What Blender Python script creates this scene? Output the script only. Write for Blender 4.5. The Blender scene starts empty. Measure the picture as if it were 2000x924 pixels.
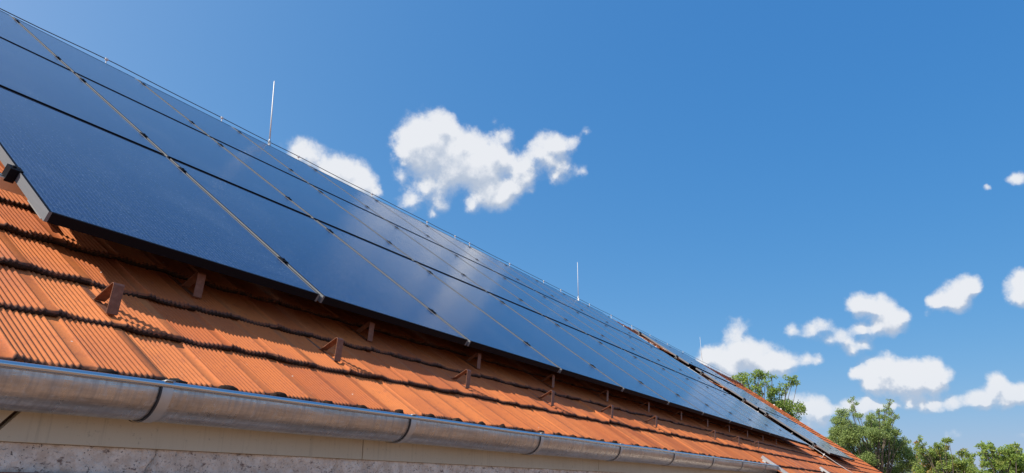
import bpy, bmesh, math, random
import numpy as np
from mathutils import Matrix, Vector

R_ = math.radians
C = bpy.context.scene.collection
SC = bpy.context.scene
TH = R_(37.0)                      # roof pitch
CT, ST = math.cos(TH), math.sin(TH)

# ------------------------------------------------------------------ camera
cam_d = bpy.data.cameras.new('camera')
cam = bpy.data.objects.new('camera', cam_d)
C.objects.link(cam)
cam.matrix_world = Matrix((
    (0.51203, -0.29271, -0.80755, -0.97943),
    (-0.85896, -0.17668, -0.48059, -2.23497),
    (-0.00201, 0.93974, -0.34189, -0.80679),
    (0, 0, 0, 1)))
cam_d.sensor_width = 36.0
cam_d.lens = 36.0 * 1363.76 / 2000.0
cam_d.clip_start = 0.05
cam_d.clip_end = 3000.0
SC.camera = cam

# ------------------------------------------------------------------ view
SC.view_settings.view_transform = 'Standard'
SC.view_settings.look = 'None'
SC.view_settings.gamma = 1.0
SC.view_settings.use_curve_mapping = False
SC.view_settings.exposure = 0.0
SC.cycles.max_bounces = 6
SC.cycles.diffuse_bounces = 3
SC.cycles.glossy_bounces = 4
SC.cycles.use_denoising = True
SC.cycles.sample_clamp_indirect = 6.0

SUN = Vector((-0.747, 0.214, 0.629)).normalized()
SKY_STRENGTH = 0.12
SUN_STRENGTH = 4.8

# ------------------------------------------------------------------ sun
sd = bpy.data.lights.new('sun', 'SUN')
sd.energy = SUN_STRENGTH
sd.angle = R_(0.53)
sd.color = (1.0, 0.93, 0.82)
so = bpy.data.objects.new('sun', sd)
so.rotation_euler = SUN.to_track_quat('Z', 'Y').to_euler()
so.location = (-10, 3, 12)
C.objects.link(so)

# ------------------------------------------------------------------ world: sky with fair weather clouds
# every lobe is (direction x, y, z, angular radius, density)
LOBES=[
(0.5835,0.6848,0.4365,0.0174,1.3000),(0.6004,0.6767,0.4261,0.0190,1.3000),(0.6276,0.6574,0.4170,0.0193,1.3000),(0.6438,0.6414,0.4173,0.0188,1.3000),(0.6616,0.6334,0.4013,0.0169,1.3000),(0.6747,0.6254,0.3919,0.0099,1.3000),(0.6249,0.6678,0.4044,0.0179,1.3000),(0.6521,0.6452,0.3981,0.0210,1.3000),(0.6899,0.5527,0.4675,0.0301,1.9000),(0.6983,0.5310,0.4800,0.0172,1.9000),(0.6847,0.5723,0.4512,0.0243,1.9000),(0.7065,0.5507,0.4445,0.0332,1.9000),(0.7241,0.5235,0.4491,0.0319,1.9000),(0.7411,0.5043,0.4433,0.0247,1.9000),(0.7541,0.4781,0.4503,0.0204,1.3000),(0.7551,0.5001,0.4239,0.0219,1.3000),(0.7527,0.4602,0.4708,0.0145,0.9500),(0.7845,0.4116,0.4639,0.0174,0.9500),(0.7904,0.3983,0.4654,0.0130,0.9500),(0.7981,0.3944,0.4556,0.0159,0.9500),(0.7837,0.4280,0.4501,0.0174,0.9500),(0.7816,0.4479,0.4340,0.0160,0.9500),(0.7826,0.4587,0.4210,0.0175,0.9500),(0.7824,0.4782,0.3990,0.0205,0.9500),(0.7776,0.4925,0.3909,0.0176,0.9500),(0.8093,0.4093,0.4214,0.0145,0.9500),(0.8111,0.3936,0.4327,0.0130,0.9500),(0.7633,0.5222,0.3803,0.0146,0.9500),(0.7645,0.5102,0.3940,0.0132,0.9500),(0.7080,0.5898,0.3885,0.0187,0.8500),(0.7177,0.5664,0.4050,0.0159,0.8500),(0.7331,0.5531,0.3959,0.0174,0.8500),(0.7379,0.5561,0.3825,0.0116,0.8500),(0.7846,0.4710,0.4030,0.0161,0.8500),(0.7853,0.4800,0.3910,0.0117,0.8500),(0.8249,0.3740,0.4239,0.0101,0.6200),(0.8027,0.3779,0.4613,0.0130,0.6200),(0.6884,0.5942,0.4160,0.0107,0.6200),(0.7348,0.5686,0.3699,0.0094,0.6200),(0.7298,0.5399,0.4194,0.0189,0.6200),(0.7383,0.5196,0.4299,0.0247,0.6200),(0.7910,0.4621,0.4010,0.0117,0.6200),(0.8012,0.4426,0.4028,0.0051,0.6200),(0.7343,0.4677,0.4921,0.0065,0.4200),(0.8045,0.3551,0.4761,0.0093,0.4200),(0.9547,0.2154,0.2052,0.0171,0.9500),(0.7622,0.4891,0.4241,0.0175,0.9500),(0.7667,0.4713,0.4361,0.0146,0.9500),(0.7610,0.5054,0.4067,0.0161,0.9500),(0.7702,0.4922,0.4056,0.0146,0.9500),(0.7912,0.4468,0.4175,0.0146,0.9500),(0.7975,0.4108,0.4418,0.0160,0.9500),(0.9600,0.2203,0.1731,0.0196,1.7000),(0.9561,0.2428,0.1643,0.0172,1.7000),(0.9656,0.2009,0.1653,0.0193,1.7000),(0.9708,0.1797,0.1587,0.0177,1.7000),(0.9748,0.1617,0.1536,0.0137,1.7000),(0.9600,0.2348,0.1524,0.0145,1.7000),(0.9512,0.2585,0.1685,0.0121,1.7000),(0.9777,0.1360,0.1598,0.0104,0.9000),(0.9799,0.1209,0.1587,0.0073,0.9000),(0.9695,0.1489,0.1948,0.0088,0.9000),(0.9731,0.1242,0.1941,0.0135,0.9000),(0.9738,0.1092,0.1993,0.0109,0.9000),(0.9781,0.0920,0.1867,0.0083,0.9000),(0.9809,0.0850,0.1752,0.0106,0.9000),(0.9831,0.0651,0.1709,0.0092,0.9000),(0.9783,0.1055,0.1782,0.0084,0.9000),(0.9832,0.0811,0.1634,0.0070,0.9000),(0.9740,0.0554,0.2195,0.0161,1.4000),(0.9758,0.0387,0.2151,0.0147,1.4000),(0.9730,0.0670,0.2209,0.0094,1.4000),(0.9787,0.0364,0.2022,0.0135,1.4000),(0.9803,0.0291,0.1951,0.0134,1.4000),(0.9799,0.0526,0.1925,0.0103,1.4000),(0.9787,0.0701,0.1930,0.0082,1.4000),(0.9795,0.0139,0.2009,0.0088,0.7500),(0.9817,0.0334,0.1874,0.0112,0.7500),(0.9739,-0.0437,0.2229,0.0145,1.6000),(0.9714,-0.0577,0.2304,0.0112,1.6000),(0.9718,-0.0638,0.2271,0.0081,1.6000),(0.9761,-0.0273,0.2155,0.0116,1.6000),(0.9765,-0.0466,0.2104,0.0103,1.6000),(0.9763,-0.0176,0.2155,0.0064,1.6000),(0.9789,-0.0100,0.2042,0.0054,0.5000),(0.9783,-0.0384,0.2036,0.0062,0.5000),(0.9675,-0.1078,0.2288,0.0105,1.6000),(0.9701,-0.1085,0.2170,0.0123,1.6000),(0.9727,-0.1072,0.2056,0.0104,1.6000),(0.9324,-0.1274,0.3383,0.0095,0.9500),(0.9335,-0.1199,0.3379,0.0058,0.9500),(0.9367,-0.0957,0.3369,0.0045,0.9500),(0.9891,0.0446,0.1403,0.0156,1.8000),(0.9884,0.0652,0.1369,0.0137,1.8000),(0.9869,0.0811,0.1393,0.0070,1.8000),(0.9909,0.0310,0.1313,0.0164,1.8000),(0.9909,0.0095,0.1339,0.0129,1.8000),(0.9907,-0.0061,0.1363,0.0106,1.8000),(0.9921,-0.0078,0.1253,0.0115,1.8000),(0.9912,0.0506,0.1222,0.0134,1.8000),(0.9905,0.0682,0.1196,0.0091,1.8000),(0.9926,0.0175,0.1199,0.0129,1.8000),(0.9924,0.0315,0.1190,0.0120,1.8000),(0.9929,-0.0012,0.1186,0.0095,1.8000),(0.9909,-0.0610,0.1198,0.0098,1.3500),(0.9916,-0.0645,0.1120,0.0097,1.3500),(0.9934,-0.0471,0.1046,0.0089,1.3500),(0.9944,-0.0344,0.0997,0.0091,1.3500),(0.9921,-0.0703,0.1041,0.0096,1.3500),(0.9915,-0.0818,0.1009,0.0095,1.3500),(0.9951,-0.0160,0.0979,0.0093,1.3500),(0.9953,0.0000,0.0971,0.0084,1.3500),(0.9952,0.0162,0.0969,0.0086,1.3500),(0.9946,0.0323,0.0990,0.0076,1.3500),(0.9939,0.0490,0.0987,0.0078,1.3500),(0.9942,-0.0489,0.0958,0.0079,1.3500),(0.9932,0.0632,0.0982,0.0068,1.3500),(0.9920,0.0772,0.1002,0.0057,1.3500),(0.9903,-0.0920,0.1041,0.0121,1.3500),(0.9933,-0.0660,0.0947,0.0077,1.3500),(0.9814,0.1594,0.1074,0.0160,0.9500),(0.9850,0.1389,0.1019,0.0145,0.9500),(0.9875,0.1248,0.0962,0.0107,0.9500),(0.9848,0.1501,0.0878,0.0158,0.9500),(0.9878,0.1331,0.0808,0.0119,0.9500),(0.9925,0.0782,0.0941,0.0114,0.9500),(0.9906,0.0950,0.0980,0.0104,0.9500),(0.9899,0.1076,0.0923,0.0082,0.9500),(0.9939,0.0746,0.0816,0.0124,0.9500),(0.9981,-0.0039,0.0616,0.0083,0.3500),(0.9981,-0.0140,0.0601,0.0071,0.3500),(0.9956,-0.0733,0.0587,0.0066,0.3500),]

world = bpy.data.worlds.new('World')
SC.world = world
world.use_nodes = True
NT = world.node_tree
NT.nodes.clear()

def math_node(nt, op, a, b=None, c=None, clamp=False):
    n = nt.nodes.new('ShaderNodeMath'); n.operation = op; n.use_clamp = clamp
    for i, v in enumerate((a, b, c)):
        if v is None: continue
        if isinstance(v, (int, float)): n.inputs[i].default_value = v
        else: nt.links.new(v, n.inputs[i])
    return n.outputs[0]

def vmath(nt, op, a, b=None, out=0):
    n = nt.nodes.new('ShaderNodeVectorMath'); n.operation = op
    for i, v in enumerate((a, b)):
        if v is None: continue
        if isinstance(v, (tuple, list, Vector)): n.inputs[i].default_value = tuple(v)
        else: nt.links.new(v, n.inputs[i])
    return n.outputs[out]

def noise(nt, vec, scale, detail=4, rough=.55, lac=2.0, dist=0):
    n = nt.nodes.new('ShaderNodeTexNoise')
    n.inputs['Scale'].default_value = scale; n.inputs['Detail'].default_value = detail
    n.inputs['Roughness'].default_value = rough; n.inputs['Lacunarity'].default_value = lac
    n.inputs['Distortion'].default_value = dist
    if vec is not None: nt.links.new(vec, n.inputs['Vector'])
    return n

def mapr(nt, v, a, b, c=0., d=1., kind='SMOOTHSTEP'):
    n = nt.nodes.new('ShaderNodeMapRange'); n.interpolation_type = kind
    for i, x in enumerate((v, a, b, c, d)):
        if isinstance(x, (int, float)): n.inputs[i].default_value = x
        else: nt.links.new(x, n.inputs[i])
    return n.outputs[0]

# group that evaluates the cloud field in one direction
G = bpy.data.node_groups.new('cloud_field', 'ShaderNodeTree')
G.interface.new_socket('Direction', in_out='INPUT', socket_type='NodeSocketVector')
G.interface.new_socket('Field', in_out='OUTPUT', socket_type='NodeSocketFloat')
gi = G.nodes.new('NodeGroupInput'); go = G.nodes.new('NodeGroupOutput')
dirv = gi.outputs[0]
n1 = noise(G, dirv, 16, 2, .5)
w1 = vmath(G, 'SCALE', vmath(G, 'SUBTRACT', n1.outputs['Color'], (.5, .5, .5)))
w1.node.inputs['Scale'].default_value = .020
n2 = noise(G, dirv, 60, 3, .6)
w2n = vmath(G, 'SCALE', vmath(G, 'SUBTRACT', n2.outputs['Color'], (.5, .5, .5)))
w2n.node.inputs['Scale'].default_value = .010
pw = vmath(G, 'ADD', vmath(G, 'ADD', dirv, w1), w2n)
field = None
for (x, y, z, r, w) in LOBES:
    d = vmath(G, 'DISTANCE', pw, (x, y, z), out='Value')
    q = math_node(G, 'MAXIMUM', math_node(G, 'MULTIPLY_ADD', d, -1.0 / (r * 2.0), 1.0), 0.0)
    q = math_node(G, 'MULTIPLY', q, q)
    field = math_node(G, 'MULTIPLY', q, w * 1.5) if field is None else math_node(G, 'MULTIPLY_ADD', q, w * 1.5, field)
field = math_node(G, 'DIVIDE', math_node(G, 'MULTIPLY', field, 3.4), math_node(G, 'ADD', field, 1.6))
gate = math_node(G, 'MULTIPLY', field, 2.2, clamp=True)
n3 = noise(G, dirv, 85, 7, .64)
fb = math_node(G, 'MULTIPLY_ADD', n3.outputs['Fac'], 1.35, -.67)
n4 = noise(G, dirv, 30, 4, .55)
fb2 = math_node(G, 'MULTIPLY_ADD', n4.outputs['Fac'], 1.25, -.625)
G.links.new(math_node(G, 'MULTIPLY_ADD', math_node(G, 'ADD', fb, fb2), gate, field), go.inputs[0])
G.interface.new_socket('Bulk', in_out='OUTPUT', socket_type='NodeSocketFloat')
G.links.new(math_node(G, 'ADD', math_node(G, 'MULTIPLY_ADD', fb2, .9, math_node(G, 'MULTIPLY', fb, .28)), field), go.inputs[1])

def cloud_mix(nt, sky_color):
    tc = nt.nodes.new('ShaderNodeTexCoord'); dv = tc.outputs['Generated']
    ga = nt.nodes.new('ShaderNodeGroup'); ga.node_tree = G; nt.links.new(dv, ga.inputs[0])
    gb = nt.nodes.new('ShaderNodeGroup'); gb.node_tree = G
    Ld = (SUN * .55 + Vector((0, 0, .6))).normalized() * .014
    nt.links.new(vmath(nt, 'ADD', dv, tuple(Ld)), gb.inputs[0])
    lit = math_node(nt, 'SUBTRACT', ga.outputs[1], gb.outputs[1])
    li = mapr(nt, lit, -.36, .30)
    dens = mapr(nt, ga.outputs[0], .30, math_node(nt, 'MULTIPLY_ADD', li, -.5, 2.15))
    thick = mapr(nt, ga.outputs[0], .3, 1.2)
    li = math_node(nt, 'MULTIPLY_ADD', thick, .3, math_node(nt, 'MULTIPLY', li, .75), clamp=True)
    mx = nt.nodes.new('ShaderNodeMix'); mx.data_type = 'RGBA'
    nt.links.new(li, mx.inputs['Factor'])
    mx.inputs[6].default_value = (CG[0], CG[1], CG[2], 1); mx.inputs[7].default_value = (CW[0], CW[1], CW[2], 1)
    sx = nt.nodes.new('ShaderNodeSeparateXYZ'); nt.links.new(dv, sx.inputs[0])
    low = mapr(nt, sx.outputs[2], .02, .14, .72, .97)      # clouds low down fade into the haze
    fac = math_node(nt, 'MULTIPLY', dens, low)
    out = nt.nodes.new('ShaderNodeMix'); out.data_type = 'RGBA'
    nt.links.new(fac, out.inputs['Factor']); nt.links.new(sky_color, out.inputs[6]); nt.links.new(mx.outputs[2], out.inputs[7])
    return out.outputs[2]

CW = tuple(v / SKY_STRENGTH for v in (.84, .86, .90))
CG = tuple(v / SKY_STRENGTH for v in (.33, .43, .59))
sky = NT.nodes.new('ShaderNodeTexSky'); sky.sky_type = 'NISHITA'; sky.sun_disc = False
sky.sun_elevation = math.asin(SUN.z); sky.sun_rotation = math.atan2(SUN.x, SUN.y)
sky.altitude = 200; sky.air_density = 1.0; sky.dust_density = .6; sky.ozone_density = 2.2
bg = NT.nodes.new('ShaderNodeBackground'); bg.inputs['Strength'].default_value = SKY_STRENGTH
wo = NT.nodes.new('ShaderNodeOutputWorld')
# clear air: deepen the zenith, keep the glow around the sun and hold back the horizon
sep = NT.nodes.new('ShaderNodeSeparateColor'); NT.links.new(sky.outputs[0], sep.inputs[0])
tcw = NT.nodes.new('ShaderNodeTexCoord')
cs = math_node(NT, 'MINIMUM', vmath(NT, 'DOT_PRODUCT', tcw.outputs['Generated'], tuple(SUN), out='Value'), .35)
cmbc = NT.nodes.new('ShaderNodeCombineColor')
for i, (g, k, a) in enumerate(((1.431, -2.219, 2.061), (.734, -1.59, .818), (.39, -.886, .322))):
    e = math_node(NT, 'EXPONENT', math_node(NT, 'MULTIPLY_ADD', cs, a, k - math.log(SKY_STRENGTH)))
    c = math_node(NT, 'MULTIPLY', math_node(NT, 'POWER', sep.outputs[i], g), e)
    NT.links.new(math_node(NT, 'MINIMUM', c, (.42, .55, .80)[i] / SKY_STRENGTH), cmbc.inputs[i])
NT.links.new(cloud_mix(NT, cmbc.outputs[0]), bg.inputs[0]); NT.links.new(bg.outputs[0], wo.inputs[0])
world.cycles.sampling_method = 'MANUAL'; world.cycles.sample_map_resolution = 512
# ------------------------------------------------------------------ helpers
def tag(o, label=None, cat=None, group=None, kind=None):
    if label: o['label'] = label
    if cat: o['category'] = cat
    if group: o['group'] = group
    if kind: o['kind'] = kind
    return o

def w3(u, v, n):
    """roof coordinates (along eave, up slope, off the panel plane) -> world"""
    return Vector((u, v * CT - n * ST, v * ST + n * CT))

class MB:
    """collects boxes and tubes, then links them as one mesh"""
    def __init__(s): s.v = []; s.f = []; s.mi = []
    def add(s, vs, fs, mi=0):
        b = len(s.v); s.v += [tuple(p) for p in vs]
        s.f += [tuple(b + i for i in f) for f in fs]; s.mi += [mi] * len(fs)
    def box(s, x0, x1, y0, y1, z0, z1, mi=0):
        s.add([(x, y, z) for z in (z0, z1) for y in (y0, y1) for x in (x0, x1)],
              [(0, 2, 3, 1), (4, 5, 7, 6), (0, 1, 5, 4), (2, 6, 7, 3), (0, 4, 6, 2), (1, 3, 7, 5)], mi)
    def tube(s, pts, r, n=8, mi=0, cap=True):
        pts = [Vector(p) for p in pts]; rs = r if isinstance(r, (list, tuple)) else [r] * len(pts)
        vs = []; ref = None
        for i, p in enumerate(pts):
            a = pts[max(i - 1, 0)]; b = pts[min(i + 1, len(pts) - 1)]
            t = (b - a).normalized()
            if ref is None: ref = Vector((0, 0, 1)) if abs(t.z) < .9 else Vector((1, 0, 0))
            x = t.cross(ref).normalized(); y = t.cross(x); ref = -y if False else ref
            for k in range(n):
                a2 = 2 * math.pi * k / n
                vs.append(p + (x * math.cos(a2) + y * math.sin(a2)) * rs[i])
        fs = [(i * n + k, i * n + (k + 1) % n, (i + 1) * n + (k + 1) % n, (i + 1) * n + k)
              for i in range(len(pts) - 1) for k in range(n)]
        if cap: fs += [tuple(range(n)), tuple(range((len(pts) - 1) * n, len(pts) * n))[::-1]]
        s.add(vs, fs, mi)
    def strip(s, prof, x0, x1, t, mi=0):
        """flat strip bent along a (y, z) polyline, width x0..x1, thickness t"""
        P = [Vector((0, a, b)) for a, b in prof]; L = []
        for i, p in enumerate(P):
            a = P[max(i - 1, 0)]; b = P[min(i + 1, len(P) - 1)]
            d1 = (p - a).normalized() if i else (b - p).normalized()
            d2 = (b - p).normalized() if i < len(P) - 1 else d1
            n1 = Vector((0, -d1.z, d1.y)); n2 = Vector((0, -d2.z, d2.y)); m = (n1 + n2)
            m = m.normalized() if m.length > .1 else n1
            k = min(1 / max(m.dot(n1), .3), 2.2)
            L.append((p - m * t / 2 * k, p + m * t / 2 * k))
        vs = []
        for a, b in L:
            for x in (x0, x1):
                vs += [(x, a.y, a.z), (x, b.y, b.z)]
        fs = []
        for i in range(len(L) - 1):
            o = 4 * i; q = o + 4
            fs += [(o, o + 2, q + 2, q), (o + 1, q + 1, q + 3, o + 3), (o, q, q + 1, o + 1), (o + 2, o + 3, q + 3, q + 2)]
        fs += [(0, 1, 3, 2), (4 * len(L) - 4, 4 * len(L) - 2, 4 * len(L) - 1, 4 * len(L) - 3)]
        s.add(vs, fs, mi)
    def mesh(s, name, mats, smooth=False, bevel=0):
        me = bpy.data.meshes.new(name); me.from_pydata(s.v, [], s.f)
        for m in (mats if isinstance(mats, (list, tuple)) else [mats]): me.materials.append(m)
        me.polygons.foreach_set('material_index', s.mi)
        bm = bmesh.new(); bm.from_mesh(me)
        bmesh.ops.recalc_face_normals(bm, faces=bm.faces)
        if bevel:
            bmesh.ops.bevel(bm, geom=list(bm.edges), offset=bevel, segments=2, affect='EDGES', profile=.5, clamp_overlap=True)
        bm.to_mesh(me); bm.free()
        if smooth: me.shade_smooth()
        return me
    def build(s, name, mats, parent=None, smooth=False, bevel=0):
        return link(name, s.mesh(name, mats, smooth, bevel), parent)

def link(name, me, parent=None):
    o = bpy.data.objects.new(name, me); C.objects.link(o)
    if parent is not None: o.parent = parent
    return o

def empty(name, loc=(0, 0, 0), rot=(0, 0, 0)):
    o = bpy.data.objects.new(name, None); C.objects.link(o)
    o.location = loc; o.rotation_euler = rot; o.empty_display_size = .1
    return o

def kids(o): return [c for c in bpy.data.objects if c.parent == o]
def copy_tree(o, kidmap, parent=None):
    c = o.copy(); C.objects.link(c); c.parent = parent
    for ch in kidmap.get(o.name, []): copy_tree(ch, kidmap, c)
    return c
def kid_map():
    m = {}
    for o in bpy.data.objects:
        if o.parent: m.setdefault(o.parent.name, []).append(o)
    return m

def np_mesh(name, V, F, mats, mi=None, smooth=False, attrs=None):
    me = bpy.data.meshes.new(name)
    V = np.asarray(V, np.float32); F = np.asarray(F, np.int32); k = F.shape[1]
    me.vertices.add(len(V)); me.vertices.foreach_set('co', V.ravel())
    me.loops.add(F.size); me.loops.foreach_set('vertex_index', F.ravel())
    me.polygons.add(len(F)); me.polygons.foreach_set('loop_start', np.arange(0, F.size, k, dtype=np.int32))
    for m in mats: me.materials.append(m)
    if mi is not None: me.polygons.foreach_set('material_index', np.asarray(mi, np.int32))
    me.polygons.foreach_set('use_smooth', np.full(len(F), smooth))
    if attrs:
        for an, (dom, arr) in attrs.items():
            a = me.attributes.new(an, 'FLOAT', dom); a.data.foreach_set('value', np.asarray(arr, np.float32))
    me.update(calc_edges=True); me.validate()
    return me

# ------------------------------------------------------------------ materials
def mat(name, col=(.5, .5, .5), rough=.6, metal=0., spec=.5):
    m = bpy.data.materials.new(name); m.use_nodes = True
    b = m.node_tree.nodes['Principled BSDF']
    b.inputs['Base Color'].default_value = (*col, 1); b.inputs['Roughness'].default_value = rough
    b.inputs['Metallic'].default_value = metal; b.inputs['Specular IOR Level'].default_value = spec
    return m, m.node_tree, b

def mixc(nt, fac, a, b, mode='MIX'):
    n = nt.nodes.new('ShaderNodeMix'); n.data_type = 'RGBA'; n.blend_type = mode
    for s, v in ((n.inputs['Factor'], fac), (n.inputs[6], a), (n.inputs[7], b)):
        if isinstance(v, (int, float)): s.default_value = v
        elif isinstance(v, tuple): s.default_value = (*v, 1) if len(v) == 3 else v
        else: nt.links.new(v, s)
    return n.outputs[2]

def objco(nt, scale=None):
    t = nt.nodes.new('ShaderNodeTexCoord'); o = t.outputs['Object']
    if scale:
        m = nt.nodes.new('ShaderNodeMapping'); m.inputs['Scale'].default_value = scale
        nt.links.new(o, m.inputs[0]); o = m.outputs[0]
    return o

def bump(nt, b, h, dist, strength=1.0):
    n = nt.nodes.new('ShaderNodeBump'); n.inputs['Distance'].default_value = dist; n.inputs['Strength'].default_value = strength
    nt.links.new(h, n.inputs['Height']); nt.links.new(n.outputs[0], b.inputs['Normal'])

M = {}
# terracotta tile
m, nt, b = mat('terracotta', rough=.72, spec=.35); M['tile'] = m
at = nt.nodes.new('ShaderNodeAttribute'); at.attribute_name = 'tile_shade'; at.attribute_type = 'GEOMETRY'
co = objco(nt)
nA = noise(nt, co, 3.1, 5, .6); nB = noise(nt, co, 38, 5, .65); nC = noise(nt, co, 160, 3, .6)
c0 = mixc(nt, at.outputs['Fac'], (.50, .130, .034), (.69, .212, .058))
c1 = mixc(nt, mapr(nt, nA.outputs['Fac'], .35, .7, 0., .55), c0, (.40, .115, .045))
c2 = mixc(nt, mapr(nt, nB.outputs['Fac'], .48, .78, 0., .5), c1, (.30, .085, .045))
c3 = mixc(nt, mapr(nt, nC.outputs['Fac'], .62, .75, 0., .5), c2, (.62, .34, .22))
lich = noise(nt, co, 9, 6, .7)
c4 = mixc(nt, mapr(nt, lich.outputs['Fac'], .69, .75, 0., .6), c3, (.34, .30, .20))
vor = nt.nodes.new('ShaderNodeTexVoronoi'); vor.inputs['Scale'].default_value = 7.5; nt.links.new(co, vor.inputs['Vector'])
drop = mapr(nt, math_node(nt, 'ADD', vor.outputs['Distance'], math_node(nt, 'MULTIPLY', nB.outputs['Fac'], .06)), .045, .06, .75, 0.)
c5 = mixc(nt, drop, c4, (.74, .70, .62))
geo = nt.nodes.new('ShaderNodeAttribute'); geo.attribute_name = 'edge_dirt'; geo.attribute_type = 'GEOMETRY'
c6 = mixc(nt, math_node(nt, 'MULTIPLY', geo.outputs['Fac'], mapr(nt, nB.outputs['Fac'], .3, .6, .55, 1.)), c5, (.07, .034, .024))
nt.links.new(c6, b.inputs['Base Color'])
bump(nt, b, math_node(nt, 'ADD', nC.outputs['Fac'], nB.outputs['Fac']), .0012, .6)
# dark lichen-covered tile edge
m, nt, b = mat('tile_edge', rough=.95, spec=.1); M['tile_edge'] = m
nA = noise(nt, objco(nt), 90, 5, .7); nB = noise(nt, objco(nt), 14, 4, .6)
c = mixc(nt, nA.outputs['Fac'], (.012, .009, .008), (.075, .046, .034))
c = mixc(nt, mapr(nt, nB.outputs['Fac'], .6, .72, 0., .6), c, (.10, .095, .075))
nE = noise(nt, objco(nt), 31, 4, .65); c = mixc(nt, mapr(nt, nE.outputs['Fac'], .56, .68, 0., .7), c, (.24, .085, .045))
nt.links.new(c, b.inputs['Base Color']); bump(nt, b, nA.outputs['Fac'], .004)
# underlay
m, nt, b = mat('roof_deck', (.10, .06, .04), .9); M['deck'] = m
# anodised frame sides, the sunlit grey of black metal put into the colour
m, nt, b = mat('sunlit_frame', (.13, .12, .11), .62, .0, .25); M['frame'] = m
nA = noise(nt, objco(nt, (60, 4, 60)), 3, 4); nt.links.new(mixc(nt, nA.outputs['Fac'], (.16, .168, .18), (.22, .23, .245)), b.inputs['Base Color'])
m, nt, b = mat('black_frame', (.006, .006, .009), .65, .0, .12); M['black'] = m
# solar glass with cells
m, nt, b = mat('solar_cells', rough=.1, spec=.5); M['cells'] = m
co = objco(nt)
sx = nt.nodes.new('ShaderNodeSeparateXYZ'); nt.links.new(co, sx.inputs[0])
def stripes(v, pitch, width, off=0.):
    f = math_node(nt, 'FRACT', math_node(nt, 'MULTIPLY_ADD', v, 1 / pitch, off))
    d = math_node(nt, 'ABSOLUTE', math_node(nt, 'SUBTRACT', f, .5))
    return math_node(nt, 'GREATER_THAN', d, .5 - width / pitch / 2)
cellx = stripes(sx.outputs[0], .184, .003, .03); celly = stripes(sx.outputs[1], .0925, .003, .1)
bus = stripes(sx.outputs[0], .0184, .0018, .03)
fin = stripes(sx.outputs[1], .0046, .0012, .0)
base = mixc(nt, math_node(nt, 'MULTIPLY', bus, .55), (.004, .018, .085), (.12, .18, .33))
base = mixc(nt, math_node(nt, 'MULTIPLY', fin, .12), base, (.02, .035, .08))
base = mixc(nt, math_node(nt, 'MAXIMUM', cellx, celly), base, (.003, .004, .007))
oi = nt.nodes.new('ShaderNodeObjectInfo')
cw = vmath(nt, 'ADD', co, None); 
cmb = nt.nodes.new('ShaderNodeCombineXYZ'); nt.links.new(math_node(nt, 'MULTIPLY', oi.outputs['Random'], 37.), cmb.inputs[0]); nt.links.new(cmb.outputs[0], cw.node.inputs[1])
dA = noise(nt, cw, 2.3, 6, .62, dist=.4); dB = noise(nt, cw, 105, 3, .6); dC = noise(nt, vmath(nt, 'MULTIPLY', cw, (1.5, .6, 1.)), 240, 2, .6)
dS = noise(nt, vmath(nt, 'MULTIPLY', cw, (5., 1.3, 1.)), 2.2, 6, .7)
dust = math_node(nt, 'ADD', math_node(nt, 'MULTIPLY_ADD', mapr(nt, dA.outputs['Fac'], .45, .75), .10, .008), mapr(nt, dS.outputs['Fac'], .56, .74, 0., .14))
speck = mapr(nt, dB.outputs['Fac'], .60, .72, 0., .42)
grain = mapr(nt, dC.outputs['Fac'], .50, .66, 0., .24)
dustf = math_node(nt, 'ADD', math_node(nt, 'ADD', dust, speck), grain)
base = mixc(nt, dustf, base, (.28, .34, .42))
nt.links.new(base, b.inputs['Base Color'])
nt.links.new(math_node(nt, 'MULTIPLY_ADD', dustf, .35, .085), b.inputs['Roughness'])
b.inputs['IOR'].default_value = 1.5
b.inputs['Specular IOR Level'].default_value = .42
bump(nt, b, math_node(nt, 'ADD', dC.outputs['Fac'], dB.outputs['Fac']), .0006, .5)
m, nt, b = mat('black_backsheet', (.012, .012, .013), .8, 0, .2); M['backsheet'] = m
# metals
m, nt, b = mat('aluminium', (.62, .62, .62), .38, .9); M['alu'] = m
m, nt, b = mat('galvanised', (.55, .56, .56), .5, .8); M['galv'] = m
m, nt, b = mat('conductor', (.50, .48, .46), .5, .55); M['wire'] = m
m, nt, b = mat('dark_wire', (.05, .05, .055), .5, .3); M['dwire'] = m
m, nt, b = mat('rod_metal', (.78, .78, .76), .45, .25); M['rod'] = m
# zinc gutter
m, nt, b = mat('zinc', rough=.3, metal=.9); M['zinc'] = m
co = objco(nt)
nA = noise(nt, objco(nt, (1.2, 9, 9)), 3.0, 6, .65); nB = noise(nt, objco(nt, (26, 2.5, 2.5)), 3, 5, .7); nC = noise(nt, co, 70, 4, .6)
c = mixc(nt, mapr(nt, nA.outputs['Fac'], .3, .7), (.44, .41, .385), (.68, .645, .61))
c = mixc(nt, mapr(nt, nB.outputs['Fac'], .42, .72, 0., .55), c, (.33, .315, .31))
c = mixc(nt, mapr(nt, nC.outputs['Fac'], .55, .75, 0., .35), c, (.68, .68, .67))
nt.links.new(c, b.inputs['Base Color'])
nt.links.new(mapr(nt, nB.outputs['Fac'], .3, .75, .24, .46), b.inputs['Roughness'])
nt.links.new(mapr(nt, nC.outputs['Fac'], .45, .8, .9, .45), b.inputs['Metallic'])
bump(nt, b, nA.outputs['Fac'], .004, .5)
m, nt, b = mat('zinc_bead', (.62, .64, .66), .22, .95); M['bead'] = m
m, nt, b = mat('zinc_strap', (.38, .375, .37), .5, .75); M['strap'] = m
nA = noise(nt, objco(nt), 40, 5, .65); nt.links.new(mixc(nt, nA.outputs['Fac'], (.50, .48, .46), (.68, .66, .63)), b.inputs['Base Color'])
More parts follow.
